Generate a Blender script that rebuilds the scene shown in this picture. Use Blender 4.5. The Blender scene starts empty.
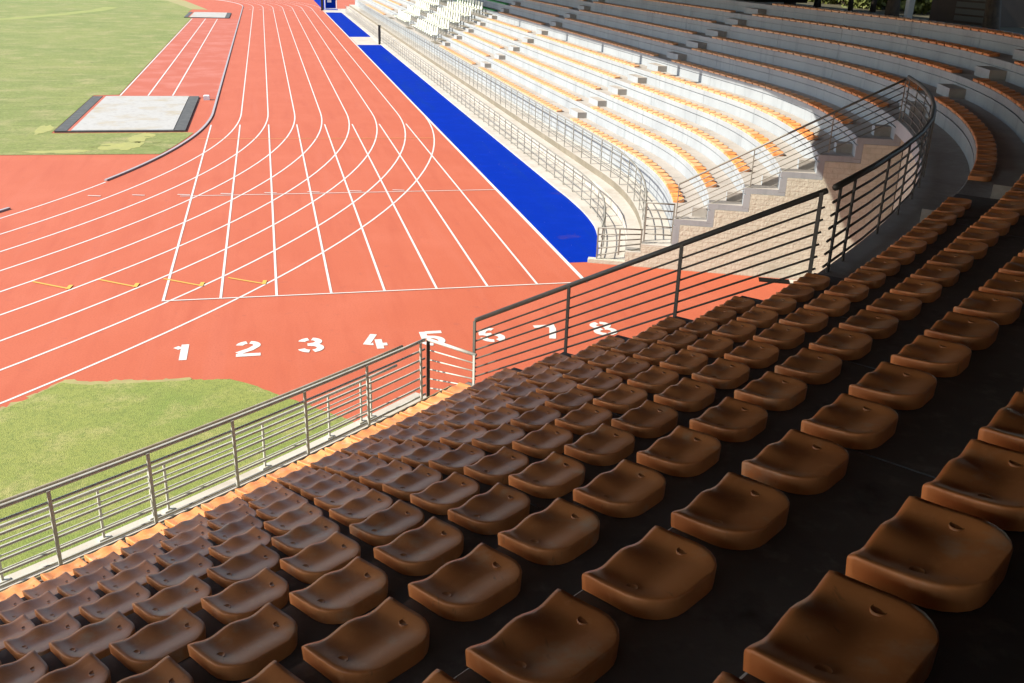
import bpy, bmesh, math, random
from math import sin, cos, pi, radians as RAD, degrees as DEG, atan2, hypot, sqrt
from mathutils import Vector, Matrix
random.seed(7)
sc = bpy.context.scene
COL = sc.collection

# ------------------------------------------------------------------ materials
def mat(name, base, rough=.7, noise=None, metal=0.0, bump=None, objvar=0.0, spec=.5):
    """noise: list of (scale, detail, colour2, lo, hi) mixed over the base; bump: (scale, strength, distance)."""
    m = bpy.data.materials.new(name); m.use_nodes = True
    nt = m.node_tree; b = nt.nodes['Principled BSDF']
    b.inputs['Roughness'].default_value = rough; b.inputs['Metallic'].default_value = metal
    b.inputs['Specular IOR Level'].default_value = spec
    geo = nt.nodes.new('ShaderNodeNewGeometry')
    rgb = nt.nodes.new('ShaderNodeRGB'); rgb.outputs[0].default_value = (*base, 1)
    out = rgb.outputs[0]
    for (s, d, c2, lo, hi) in (noise or []):
        mp = nt.nodes.new('ShaderNodeMapping'); nt.links.new(geo.outputs['Position'], mp.inputs['Vector'])
        if isinstance(s, tuple): mp.inputs['Scale'].default_value = s; ss = 1.0
        else: ss = s
        n = nt.nodes.new('ShaderNodeTexNoise'); n.inputs['Scale'].default_value = ss; n.inputs['Detail'].default_value = d
        n.inputs['Roughness'].default_value = .62
        nt.links.new(mp.outputs[0], n.inputs['Vector'])
        r = nt.nodes.new('ShaderNodeMapRange'); r.inputs['From Min'].default_value = lo; r.inputs['From Max'].default_value = hi
        nt.links.new(n.outputs['Fac'], r.inputs['Value'])
        mx = nt.nodes.new('ShaderNodeMix'); mx.data_type = 'RGBA'
        nt.links.new(r.outputs[0], mx.inputs['Factor']); nt.links.new(out, mx.inputs['A']); mx.inputs['B'].default_value = (*c2, 1)
        out = mx.outputs['Result']
    if objvar:
        oi = nt.nodes.new('ShaderNodeObjectInfo')
        r = nt.nodes.new('ShaderNodeMapRange'); r.inputs['To Min'].default_value = 1 - objvar; r.inputs['To Max'].default_value = 1 + objvar
        nt.links.new(oi.outputs['Random'], r.inputs['Value'])
        hs = nt.nodes.new('ShaderNodeHueSaturation'); nt.links.new(out, hs.inputs['Color']); nt.links.new(r.outputs[0], hs.inputs['Value'])
        out = hs.outputs[0]
    nt.links.new(out, b.inputs['Base Color'])
    if bump:
        n = nt.nodes.new('ShaderNodeTexNoise'); n.inputs['Scale'].default_value = bump[0]; n.inputs['Detail'].default_value = 6
        nt.links.new(geo.outputs['Position'], n.inputs['Vector'])
        bp = nt.nodes.new('ShaderNodeBump'); bp.inputs['Strength'].default_value = bump[1]; bp.inputs['Distance'].default_value = bump[2]
        nt.links.new(n.outputs['Fac'], bp.inputs['Height']); nt.links.new(bp.outputs[0], b.inputs['Normal'])
    return m

M = {}
M['track'] = mat('red_track', (.40, .088, .036), .85, [(.35, 4, (.43, .106, .050), .45, .75), ((2.2, .25, 1), 4, (.36, .071, .028), .5, .8), ((1.22, .05, 1), 4, (.42, .106, .054), .56, .80), (28, 2, (.33, .064, .026), .45, .8), (3.2, 7, (.30, .068, .036), .62, .76)], bump=(160, .35, .005))
M['track_old'] = mat('red_track_worn', (.37, .084, .042), .85, [(.5, 5, (.43, .14, .095), .46, .70), (24, 2, (.32, .068, .035), .5, .8)], bump=(160, .25, .004))
M['line'] = mat('white_line_paint', (.58, .555, .51), .6, [(9, 4, (.58, .44, .38), .55, .8)])
M['orange_line'] = mat('orange_line_paint', (.62, .26, .07), .6)
M['yellow_line'] = mat('yellow_line_paint', (.62, .34, .05), .6)
M['lawn'] = mat('lawn_grass', (.205, .225, .055), .95, [(.10, 5, (.15, .19, .040), .40, .60), (.5, 6, (.29, .265, .105), .48, .66), ((.35, 2.2, 1), 5, (.135, .165, .036), .48, .68), (3.5, 6, (.275, .265, .095), .52, .72), (8, 5, (.105, .13, .028), .48, .72), (1.7, 5, (.075, .08, .022), .63, .73)], bump=(40, .8, .03))
M['lawn_near'] = mat('lawn_grass_near', (.215, .24, .05), .95, [(.35, 6, (.165, .215, .038), .42, .60), (1.3, 6, (.285, .275, .09), .50, .68), (5, 5, (.155, .19, .037), .50, .72), (18, 4, (.115, .145, .028), .48, .74), (1.6, 4, (.09, .10, .025), .68, .77)], bump=(55, .6, .03))
M['mowed'] = mat('mown_strip', (.25, .27, .07), .95, [(.5, 5, (.205, .225, .055), .35, .65)])
M['straw'] = mat('straw_grass', (.265, .265, .085), .95, [(2, 5, (.30, .295, .085), .40, .60), (9, 4, (.24, .24, .07), .5, .72)])
M['divot'] = mat('divot_soil', (.13, .14, .04), .95, [(6, 4, (.20, .22, .05), .4, .6)])
M['soil'] = mat('bare_soil', (.26, .22, .09), .95, [(3, 4, (.30, .28, .10), .4, .7)])
M['blue'] = mat('blue_surface', (.0006, .020, .27), .85, [(1.2, 4, (.0015, .024, .31), .45, .75), ((1.5, .12, 1), 4, (.004, .03, .22), .52, .78), (.8, 7, (.03, .028, .20), .63, .75), (9, 5, (.36, .36, .48), .70, .73)], bump=(120, .3, .005), spec=.03)
M['slab'] = mat('pale_concrete', (.44, .41, .355), .85, [(.8, 5, (.33, .29, .235), .45, .75), (6, 4, (.48, .45, .40), .5, .8)], bump=(30, .3, .006))
M['riser'] = mat('concrete_riser', (.295, .32, .335), .8, [(.7, 5, (.245, .265, .28), .42, .72), ((3, 3, .35), 5, (.185, .21, .22), .54, .80)], bump=(25, .2, .004))
M['tread'] = mat('concrete_tread', (.37, .34, .30), .85, [(.8, 5, (.28, .25, .215), .42, .72), (7, 4, (.42, .385, .34), .5, .8)], bump=(30, .25, .005))
M['dark_tread'] = mat('dark_concrete_tread', (.15, .13, .115), .85, [(.9, 5, (.09, .075, .065), .42, .7), (9, 4, (.21, .185, .165), .55, .8), (2.2, 6, (.07, .055, .045), .58, .70)], bump=(30, .3, .005))  # near treads, a darker mottled concrete than the far treads
M['band'] = mat('grey_brown_band', (.16, .14, .10), .85, [(1.3, 4, (.22, .19, .14), .45, .75)])
M['kerb_brown'] = mat('brown_stained_kerb', (.24, .185, .095), .85, [(2, 5, (.30, .25, .15), .45, .7), (8, 4, (.16, .12, .06), .5, .75)])
M['block_wall'] = None
M['seat'] = mat('orange_seat_plastic', (.71, .268, .085), .38, [(3.0, 4, (.58, .20, .058), .42, .7), (18, 4, (.76, .32, .12), .55, .8), (5, 9, (.64, .41, .25), .56, .76), ((40, 9, 9), 3, (.44, .17, .06), .66, .78)], objvar=.19, bump=(60, .06, .002))
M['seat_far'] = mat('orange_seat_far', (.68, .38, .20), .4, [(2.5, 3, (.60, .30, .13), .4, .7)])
M['seat_green'] = mat('green_seat', (.03, .30, .07), .5)
M['white_chair'] = mat('white_chair_plastic', (.72, .76, .64), .5, objvar=.08)
M['cap'] = mat('bolt_cap_plastic', (.52, .20, .068), .4)
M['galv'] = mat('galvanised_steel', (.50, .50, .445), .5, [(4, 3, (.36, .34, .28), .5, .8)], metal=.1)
M['grey_steel'] = mat('grey_painted_steel', (.20, .195, .165), .5, [(4, 3, (.15, .14, .11), .5, .8)])
M['rust'] = mat('worn_handrail_top', (.36, .30, .22), .55, [(3, 4, (.42, .40, .35), .45, .7)], metal=.3)
M['shade_toned_rail'] = mat('rail_steel_toned_for_shade', (.10, .095, .08), .5, [(4, 3, (.07, .065, .055), .5, .8)])  # roof shade put into the steel colour of the gap and landing railings
M['dark_metal'] = mat('dark_steel', (.035, .033, .03), .5, metal=.3)
M['roof'] = mat('roof_underside', (.035, .028, .022), .9)
M['pit'] = mat('pit_cover_sheet', (.37, .36, .33), .85, [(.7, 5, (.33, .28, .19), .50, .70), (6, 4, (.29, .28, .25), .48, .75)], bump=(20, .4, .01))
M['rubber'] = mat('black_rubber_mat', (.06, .06, .055), .8, [(4, 4, (.10, .10, .09), .45, .75)])
M['kerb'] = mat('kerb_pipe', (.30, .28, .28), .5, [(5, 3, (.36, .335, .33), .4, .7)])
M['bark'] = mat('bark', (.07, .05, .035), .95, [(6, 5, (.035, .026, .02), .4, .7)], bump=(12, .8, .03))
M['leaf'] = mat('leaves', (.13, .15, .03), .65, [(1.1, 3, (.07, .095, .016), .4, .65), (4, 3, (.24, .24, .05), .5, .75)])
M['panel'] = mat('brown_panel', (.055, .035, .022), .7, [(1.2, 4, (.04, .025, .016), .4, .7)])
M['slat'] = mat('grey_slat', (.09, .085, .07), .7)
M['white'] = mat('white_paint', (.72, .72, .70), .5)
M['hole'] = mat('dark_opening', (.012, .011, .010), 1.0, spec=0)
M['earth'] = mat('dry_earth', (.07, .06, .03), .95, [(.8, 5, (.045, .045, .018), .42, .7)])

def block_material():
    m = bpy.data.materials.new('rough_block_wall'); m.use_nodes = True
    nt = m.node_tree; b = nt.nodes['Principled BSDF']; b.inputs['Roughness'].default_value = .95
    tc = nt.nodes.new('ShaderNodeUVMap')
    br = nt.nodes.new('ShaderNodeTexBrick'); br.inputs['Scale'].default_value = 1.0
    br.inputs['Color1'].default_value = (.46, .445, .36, 1); br.inputs['Color2'].default_value = (.50, .48, .39, 1); br.inputs['Mortar'].default_value = (.44, .42, .335, 1)
    br.inputs['Mortar Size'].default_value = .012; br.inputs['Brick Width'].default_value = .26; br.inputs['Row Height'].default_value = .13
    nt.links.new(tc.outputs[0], br.inputs['Vector'])
    n = nt.nodes.new('ShaderNodeTexNoise'); n.inputs['Scale'].default_value = 5; n.inputs['Detail'].default_value = 6
    nt.links.new(tc.outputs[0], n.inputs['Vector'])
    mx = nt.nodes.new('ShaderNodeMix'); mx.data_type = 'RGBA'; mx.inputs['B'].default_value = (.39, .365, .28, 1)
    r = nt.nodes.new('ShaderNodeMapRange'); r.inputs['From Min'].default_value = .5; r.inputs['From Max'].default_value = .8
    nt.links.new(n.outputs['Fac'], r.inputs[0]); nt.links.new(r.outputs[0], mx.inputs['Factor']); nt.links.new(br.outputs['Color'], mx.inputs['A'])
    nt.links.new(mx.outputs['Result'], b.inputs['Base Color'])
    ad = nt.nodes.new('ShaderNodeMath'); ad.operation = 'SUBTRACT'
    n2 = nt.nodes.new('ShaderNodeTexNoise'); n2.inputs['Scale'].default_value = 13; n2.inputs['Detail'].default_value = 5
    nt.links.new(tc.outputs[0], n2.inputs['Vector'])
    nt.links.new(n2.outputs['Fac'], ad.inputs[0]); nt.links.new(br.outputs['Fac'], ad.inputs[1])
    bp = nt.nodes.new('ShaderNodeBump'); bp.inputs['Strength'].default_value = .5; bp.inputs['Distance'].default_value = .032
    nt.links.new(ad.outputs[0], bp.inputs['Height']); nt.links.new(bp.outputs[0], b.inputs['Normal'])
    return m
M['block_wall'] = block_material()

# ------------------------------------------------------------------ object helpers
def link(name, me, parent=None):
    o = bpy.data.objects.new(name, me); COL.objects.link(o)
    if parent: o.parent = parent
    return o
def thing(name, label, cat, loc=(0, 0, 0), group=None):
    o = bpy.data.objects.new(name, None); COL.objects.link(o); o.location = loc
    return tag(o, label, cat, group)
def tag(o, label, cat, group=None):
    o['label'] = label; o['category'] = cat
    if group: o['group'] = group
    return o
class MB:
    def __init__(s): s.v = []; s.f = []; s.mi = []; s.uv = {}
    def face(s, pts, mi=0, uv=None):
        b = len(s.v); s.v += [tuple(p) for p in pts]; s.f.append(tuple(range(b, b + len(pts)))); s.mi.append(mi)
        if uv: s.uv[len(s.f) - 1] = uv
    def mesh(s, name, mats, smooth=False):
        me = bpy.data.meshes.new(name); me.from_pydata(s.v, [], s.f)
        for m in mats: me.materials.append(m)
        me.polygons.foreach_set('material_index', s.mi)
        if s.uv:
            ul = me.uv_layers.new(name='UVMap')
            for fi, uv in s.uv.items():
                for li, c in zip(me.polygons[fi].loop_indices, uv): ul.data[li].uv = c
        if smooth: me.polygons.foreach_set('use_smooth', [True] * len(s.f))
        me.update(); return me
    def build(s, name, mats, parent=None, smooth=False):
        if not isinstance(mats, (list, tuple)): mats = [mats]
        return link(name, s.mesh(name, mats, smooth), parent)
    def box(s, c, x, y, z, mi=0):
        """oriented box: centre c, half-axis vectors x, y, z"""
        c, x, y, z = map(Vector, (c, x, y, z))
        P = [c + a * x + b * y + d * z for d in (-1, 1) for b in (-1, 1) for a in (-1, 1)]
        if x.cross(y).dot(z) < 0: P = [c + a * -x + b * y + d * z for d in (-1, 1) for b in (-1, 1) for a in (-1, 1)]
        b0 = len(s.v); s.v += [tuple(p) for p in P]
        for q in ((0, 2, 3, 1), (4, 5, 7, 6), (0, 1, 5, 4), (2, 6, 7, 3), (0, 4, 6, 2), (1, 3, 7, 5)):
            s.f.append(tuple(b0 + i for i in q)); s.mi.append(mi)
    def tube(s, pts, r, n=8, mi=0, cap=True):
        pts = [Vector(p) for p in pts]; rings = []
        for i, p in enumerate(pts):
            t = (pts[min(i + 1, len(pts) - 1)] - pts[max(i - 1, 0)]).normalized()
            a = t.cross(Vector((0, 0, 1)));
            if a.length < .05: a = t.cross(Vector((1, 0, 0)))
            a.normalize(); b = t.cross(a)
            rr = r[i] if isinstance(r, (list, tuple)) else r
            b0 = len(s.v); s.v += [tuple(p + rr * (cos(2 * pi * k / n) * a + sin(2 * pi * k / n) * b)) for k in range(n)]; rings.append(b0)
        for i in range(len(rings) - 1):
            for k in range(n):
                s.f.append((rings[i] + k, rings[i] + (k + 1) % n, rings[i + 1] + (k + 1) % n, rings[i + 1] + k)); s.mi.append(mi)
        if cap:
            s.f.append(tuple(rings[0] + k for k in range(n))[::-1]); s.mi.append(mi)
            s.f.append(tuple(rings[-1] + k for k in range(n))); s.mi.append(mi)
def structure(o):
    o['kind'] = 'structure'; return o
def sheet(name, poly, z, m, parent=None):
    b = MB(); b.face([(x, y, z) for x, y in poly]); o = b.build(name, m, parent)
    bm = bmesh.new(); bm.from_mesh(o.data)
    if bm.faces[:][0].normal.z < 0: bmesh.ops.reverse_faces(bm, faces=bm.faces[:])
    bmesh.ops.triangulate(bm, faces=bm.faces[:]); bm.to_mesh(o.data); bm.free()
    if not parent: structure(o)
    return o
def strip(b, pts, w, z, mi=0):
    """flat painted line of width w along 2-D points, added to a builder"""
    pts = [Vector((p[0], p[1])) for p in pts]; L = []; R = []
    for i, p in enumerate(pts):
        t = (pts[min(i + 1, len(pts) - 1)] - pts[max(i - 1, 0)]).normalized(); n = Vector((-t.y, t.x))
        L.append(p + n * w / 2); R.append(p - n * w / 2)
    for i in range(len(pts) - 1):
        b.face([(*R[i], z), (*R[i + 1], z), (*L[i + 1], z), (*L[i], z)], mi)

# ------------------------------------------------------------------ plan of the stand: offset curves round the bend
NC = (-34.47, 36.42); CC = (-8.2, 9.66)
RISE, DEEP, Z0 = .456, .816, 1.32
def P(off, u):
    if u > 0: return (14.09 + off, 9.66 + u)
    if u >= -45.5: c, r = CC, 22.29 + off
    else: c, r = NC, 59.8 + off
    return (c[0] + r * cos(RAD(u)), c[1] + r * sin(RAD(u)))
def outward(u):
    return (1., 0.) if u > 0 else (cos(RAD(u)), sin(RAD(u)))
def nz(k): return Z0 + RISE * k
def steps(u0, u1):
    us = [u0]; u = u0
    while u < u1 - 1e-6:
        d = .5 if u < -45.5 - 1e-6 else (1.5 if u < -1e-6 else 4.2)
        lim = -45.5 if u < -45.5 - 1e-6 else (0. if u < -1e-6 else 1e9)
        u = min(u + d, lim, u1); us.append(u)
    return us
def arclen(u, off):     # metres along the curve, 0 at u=0
    if u > 0: return u
    if u >= -45.5: return RAD(u) * (22.29 + off)
    return RAD(-45.5) * (22.29 + off) + RAD(u + 45.5) * (59.8 + off)
def inv(s, off):
    if s > 0: return s
    a = RAD(-45.5) * (22.29 + off)
    if s >= a: return DEG(s / (22.29 + off))
    return -45.5 + DEG((s - a) / (59.8 + off))
def sweep(b, prof, mis, u0, u1):
    """closed profile [(off, z)] swept along the curve, mis = material index per edge"""
    us = steps(u0, u1); pf = prof if callable(prof) else (lambda u: prof); n = len(pf(u0)); rings = []
    for u in us:
        b0 = len(b.v); b.v += [(*P(o, u), z) for o, z in pf(u)]; rings.append(b0)
    for i in range(len(us) - 1):
        for k in range(n):
            k2 = (k + 1) % n
            b.f.append((rings[i] + k, rings[i] + k2, rings[i + 1] + k2, rings[i + 1] + k)); b.mi.append(mis[k])
    b.f.append(tuple(rings[0] + k for k in range(n))[::-1]); b.mi.append(mis[0])
    b.f.append(tuple(rings[-1] + k for k in range(n))); b.mi.append(mis[0])

# ------------------------------------------------------------------ ground, track, lawn
sheet('ground', [(-700, -700), (700, -700), (700, 700), (-700, 700)], -.03, M['earth'])
track = sheet('track', [(-140, -40), (18.6, -40), (18.6, 230), (-140, 230)], 0, M['track'])
TC = (-38.4, 26.8); FAR = 114.
def bend(r, a0, a1, n=60, c=TC):
    return [(c[0] + r * cos(RAD(a0 + (a1 - a0) * i / n)), c[1] + r * sin(RAD(a0 + (a1 - a0) * i / n))) for i in range(n + 1)]
FC = (-38.4, FAR)
# infield lawn: from the far bend to the red area behind the bend, cut round runway and pit
lawn = [(-4.95, 91.2), (-4.95, 33), (-6.15, 32.7), (-6.15, 21.6), (-.98, 21.6)]
lawn += [(TC[0] + 38.15 * cos(RAD(a)), TC[1] + 38.15 * sin(RAD(a))) for a in (-8, -10, -12, -14, -15.0)]
lawn += [(-9, 17.15), (-40, 17.6), (-78, 18), (-78, 150), (-33, 150), (-20, 140), (-10, 125), (-5.8, 107), (-5.9, 101.5)]
sheet('lawn', lawn, .012, M['lawn'])
sheet('worn_grass_verge', [(-33, 150), (-20, 140), (-10, 125), (-5.8, 107), (-4, 107), (-8, 127), (-18, 142), (-30, 152)], .009, M['soil'])
mb = MB(); strip(mb, [(-23, 83), (-21, 87), (-18.2, 93.5), (-15.6, 102), (-15, 108)], 1.7, .018); structure(mb.build('mown_strip', M['mowed']))
near_arc = [(TC[0] + 48.42 * cos(RAD(a)), TC[1] + 48.42 * sin(RAD(a))) for a in (-78, -70, -62, -55, -50, -46, -43.6, -42.0, -41.2)]
near_lawn = near_arc + [(-1.35, -4.25), (-.9, -4.42), (0, -4.48), (.8, -4.50), (1.54, -4.56), (1.9, -4.85), (2.5, -5.5), (3.2, -6.25), (5, -8.2), (3, -10), (-6, -13.5), (-16, -19), (-28, -22)]
def ragged(pts, step, amp, seed, upto):
    rnd = random.Random(seed); out = []
    for i in range(len(pts)):
        a, c = pts[i], pts[(i + 1) % len(pts)]; out.append(a)
        if i < upto:
            n = int(hypot(c[0] - a[0], c[1] - a[1]) / step)
            for k in range(1, n):
                t = k / n; out.append((a[0] + (c[0] - a[0]) * t + rnd.gauss(0, amp), a[1] + (c[1] - a[1]) * t + rnd.gauss(0, amp)))
    return out
sheet('near_lawn', ragged(near_lawn, .07, .012, 3, 18), .014, M['lawn_near'])
rim = near_arc[4:] + near_lawn[9:13]
rim2 = [(x + .03, y + .14) for x, y in rim]
sheet('lawn_rim', ragged(rim2 + [(x + .05, y - .12) for x, y in rim[::-1]], .08, .035, 5, len(rim2)), .010, M['soil'])
def blob(name, cx, cy, rx, ry, m, z, seed):
    rnd = random.Random(seed); ph = [rnd.random() * 6.28 for _ in range(6)]; pts = []
    for k in range(44):
        a = 2 * pi * k / 44; r = 1 + sum(sin((q + 2) * a + ph[q]) * .22 / (q + 1) for q in range(6)) + rnd.gauss(0, .05)
        pts.append((cx + rx * r * cos(a), cy + ry * r * sin(a)))
    sheet(name, pts, z, m)
blob('bare_patch', -3.1, 18.6, .7, .9, M['straw'], .018, 1); blob('bare_patch', -2.6, 20.4, .45, 1.0, M['straw'], .018, 2)
blob('bare_patch', -6.6, 22.5, .25, 1.3, M['straw'], .018, 4); blob('bare_patch', -5.2, 17.6, 1.4, .25, M['straw'], .018, 6); blob('bare_patch', -9.8, 19.5, 1.1, .5, M['straw'], .018, 7)
for q, (x, y) in enumerate(((-4.1, 18.5), (-3.7, 18.7), (-2.2, 18.6), (-1.9, 19.3), (-5.4, 17.3), (-8.6, 21.0), (-2.35, 20.6), (-12.5, 30.5), (-9.4, 41), (-8.7, 40.2), (-14, 24.5))):
    blob('divot', x, y, .16 + .03 * (q % 3), .09 + .04 * (q % 2), M['divot'], .021, 20 + q)
# lane lines
lb = MB(); LW = .056
for k in range(1, 9):
    strip(lb, bend(38.4 + 1.22 * k, -88, 0), LW, .004)
    strip(lb, [(1.22 * k, 26.8), (1.22 * k, FAR)], LW, .004)
    strip(lb, bend(38.4 + 1.22 * k, 0, 60, 40, FC), LW, .004)
strip(lb, bend(38.42, -60, -22.2), .055, .004)
for k in range(0, 9):
    strip(lb, [(1.22 * k, 0), (1.22 * k, 23.45 if k < 8 else 26.8)], LW, .008)
strip(lb, [(-.03, 0), (9.79, 0)], .05, .012)
strip(lb, [(-.35, 10.02), (9.79, 9.98)], .05, .012)
strip(lb, [(0, FAR - .6), (9.79, FAR - .6)], .05, .008)
for x, y in ((-2.89, 10.3), (-1.6, 10.27), (-.25, 10.2), (1.05, 10.2), (2.4, 10.2), (3.75, 10.2), (5.1, 10.2), (6.5, 10.2)):
    strip(lb, [(x - .19, y + .05), (x + .19, y - .05)], .06, .016)
for k in range(1, 9):
    x = 1.22 * k - .3; strip(lb, [(x - .2, 109.5), (x + .1, 109.3)], .18, .012)
lines = lb.build('lane_lines', M['line'], track)
ob = MB(); strip(ob, [(-.35, 20.05), (9.2, 19.75)], .06, .012); ob.build('orange_start_line', M['orange_line'], track)
for (a, c) in (((-2.99, 1.78), (-2.14, 1.16)), ((-1.56, 1.74), (-.7, 1.10)), ((-.12, 1.61), (.75, .97)), ((1.34, 1.49), (2.16, .92))):
    yb = MB(); strip(yb, [a, c], .058, .013)
    strip(yb, [(c[0] + .0, c[1] - .04), (c[0] + .03, c[1] + .24)], .09, .017); yb.build('hurdle_mark', M['yellow_line'], track)
# runway
rw = MB()
for x in (-4.85, -3.5, -2.3): strip(rw, [(x, 32.6), (x, 91)], .07, .016)
rw.build('runway_lines', M['line'], track)
sheet('runway', [(-4.9, 31.9), (-.1, 31.9), (-.1, 92), (-4.9, 92)], .010, M['track_old'])
# stencilled lane numbers, 0.8 m tall, read from the start side
def glyph(n):
    """strokes as polylines in a 0.5 x 0.8 box, stencil gaps between the strokes"""
    def arc(cx, cy, rx, ry, a0, a1, m=9): return [(cx + rx * cos(RAD(a0 + (a1 - a0) * i / m)), cy + ry * sin(RAD(a0 + (a1 - a0) * i / m))) for i in range(m + 1)]
    return {1: [[(.27, 0), (.27, .8)], [(.10, .59), (.19, .68)]],
            2: [arc(.25, .57, .17, .155, 175, 100), arc(.25, .57, .17, .155, 78, -20) + [(.30, .36), (.05, .17)], [(.02, .07), (.49, .07)]],
            3: [arc(.23, .58, .17, .145, 170, 100), arc(.23, .58, .17, .145, 76, -85), [(.17, .42), (.26, .42)], arc(.23, .24, .19, .165, 85, -76), arc(.23, .24, .19, .165, -100, -170)],
            4: [[(.30, .80), (.10, .27), (.24, .27)], [(.36, .0), (.36, .50)], [(.30, .22), (.52, .22)]],
            5: [[(.14, .73), (.48, .73)], [(.08, .78), (.08, .40)], [(.14, .48)] + arc(.22, .26, .19, .20, 85, -70), arc(.22, .26, .19, .20, -95, -165)],
            6: [arc(.25, .40, .19, .33, 62, 180), arc(.25, .25, .19, .18, 172, 268), arc(.25, .25, .19, .18, 292, 430), arc(.25, .25, .19, .18, 85, 140)],
            7: [[(.02, .73), (.40, .73)], [(.42, .80), (.40, .55), (.24, .0)]],
            8: [arc(.25, .60, .165, .135, 100, 260), arc(.25, .60, .165, .135, 80, -80), arc(.25, .23, .19, .165, 100, 260), arc(.25, .23, .19, .165, 80, -80)]}[n]
for n in range(1, 9):
    gb = MB()
    for st in glyph(n):
        strip(gb, [(1.22 * (n - .5) - .225 + x * .98, -3.5 + y) for x, y in st],   .142, .006 + .001 * glyph(n).index(st))
    gb.build('lane_number', M['line'], track)
# kerb pipe on the inside of the track
kb = thing('track_kerb', 'grey metal kerb rail curving along the inside edge of the red track', 'kerb')
def kerb_strip(pts):
    b = MB()
    strip(b, pts, .09, .055)
    for sg in (-1, 1):
        q = [Vector(p) for p in pts]; e = []
        for i, p in enumerate(q):
            t = (q[min(i + 1, len(q) - 1)] - q[max(i - 1, 0)]).normalized(); e.append(p + sg * .045 * Vector((-t.y, t.x)))
        for i in range(len(e) - 1): b.face([(*e[i], 0), (*e[i + 1], 0), (*e[i + 1], .055), (*e[i], .055)])
    for p, t in ((pts[0], pts[1]), (pts[-1], pts[-2])):
        d = (Vector(t) - Vector(p)).normalized(); n = Vector((-d.y, d.x)) * .045; p = Vector(p)
        b.face([(*(p - n), 0), (*(p + n), 0), (*(p + n), .055), (*(p - n), .055)])
    b.build('kerb_rail', M['kerb'], kb)
kerb_strip(bend(38.34, -22.0, 0, 40) + [(-.06, y) for y in range(30, 115, 6)] + bend(38.34, 0, 50, 30, FC)[1:])
kerb_strip(bend(37.9, -60, -28.2, 24))
# blue run-off strip
strip(lb_ := MB(), [(9.76, 0), (9.76, FAR)], .10, .014); lb_.build('lane_lines', M['line'], track)
sheet('blue_strip', [(9.80, 1.62), (10.75, 1.6), (11.3, 3.3), (11.75, 4.9), (11.95, 7.9), (11.95, 63.1), (9.80, 62.9)], .006, M['blue'])
sheet('crossing_slab', [(9.86, 62.9), (11.8, 63.1), (11.8, 71.05), (9.86, 70.7)], .008, M['slab'])
sheet('far_blue_strip', [(9.80, 70.7), (11.8, 71.05), (11.8, 106.6), (9.80, 106.3)], .006, M['blue'])
sheet('far_crossing_slab', [(9.86, 106.3), (11.8, 106.6), (11.8, 112), (9.86, 112)], .008, M['slab'])
sheet('farthest_blue_strip', [(9.86, 112), (11.8, 112), (11.8, 150), (9.86, 150)], .006, M['blue'])
# long jump pits
def pit(x0, x1, y0, y1, side, label):
    t = thing('landing_pit', label, 'sand pit', ((x0 + x1) / 2, y0, 0))
    def bx(name, a0, a1, c0, c1, z, m):
        bb = MB(); bb.box(((a0 + a1) / 2 - (x0 + x1) / 2, (c0 + c1) / 2 - y0, z / 2), ((a1 - a0) / 2, 0, 0), (0, (c1 - c0) / 2, 0), (0, 0, z / 2)); bb.build(name, m, t)
    bx('sand_cover', x0 + side + .16, x1 - side - .03, y0 + .12, y1, .08, M['pit'])
    bx('edge_mat', x0, x0 + side, y0, y1, .075, M['rubber'])
    bx('edge_mat', x1 - side, x1, y0, y1, .075, M['rubber'])
    bx('edge_board', x0 + side + .003, x1 - side - .003, y0, y0 + .11, .06, M['rubber'])
    bx('timber_edge', x0 + side + .003, x0 + side + .155, y0 + .112, y1, .06, M['track_old'])
    return t
pit(-6.05, -.96, 21.75, 32.0, .46, 'pale covered sand pit with black side mats at the near end of the runway')
pit(-5.75, -1.15, 92.2, 101, .4, 'small pale sand pit at the far end of the runway')
t = thing('marker_box', 'small white marker block on the red runway beside the near sand pit', 'marker', (-.55, 31.2, 0))
b = MB(); b.box((0, 0, .1), (.15, 0, 0), (0, .18, 0), (0, 0, .1)); b.build('block', M['white'], t)
b = MB(); b.box((0, 0, .215), (.12, 0, 0), (0, .15, 0), (0, 0, .012)); b.build('lid', M['white'], t)

# ------------------------------------------------------------------ the stand
AISLES = [(-45.9, -43.0), (-22.3, -19.2), (6.6, 8.3), (24.6, 26.3), (37.8, 39.4)]
near = thing('grandstand', 'dark shaded concrete terrace of the bend stand in the foreground, full of brown seats', 'grandstand')
far = thing('grandstand', 'long concrete terrace along the straight, sunlit white below and blue shade above', 'grandstand')
def tier(parent, k, u0, u1, tm, dz=0, deep=DEEP):
    o = DEEP * k; z = nz(k) + dz
    g = z - .15
    prof = [(o, z - RISE - .05), (o, g - .03), (o + .045, g - .03), (o + .045, g), (o, g), (o, z - .012), (o + .012, z), (o + deep - .004, z), (o + deep - .004, z - .054), (o + deep + .157, z - .054), (o + deep + .157, z - .14), (o + .16, z - .14), (o + .16, z - RISE - .05)]
    mis = [0, 0, 0, 0, 0, 0, 1, 1, 1, 1, 1, 1, 1]
    if k == 0: prof[0] = (o, .55); prof[-1] = (o + .16, .55)
    b = MB()
    s0, s1 = arclen(u0, o), arclen(u1, o)
    cuts = [s0]; s = math.floor(s0 / 4.2) * 4.2 + (k * 1.37) % 4.2
    while s < s1:
        if s > s0 + .8 and s < s1 - .8: cuts.append(s)
        s += 4.2
    cuts.append(s1)
    for i in range(len(cuts) - 1):
        a = cuts[i] + (.007 if i else 0); c = cuts[i + 1] - (.007 if i < len(cuts) - 2 else 0)
        sweep(b, prof, mis, inv(a, o), inv(c, o))
    return b.build('tier', [M['riser'], tm], parent)
NL = -72
for k in range(11):
    tier(near, k, NL, -48.45 if k < 7 else -45.51, M['dark_tread'], .042, DEEP if k < 10 else 4.)
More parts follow.
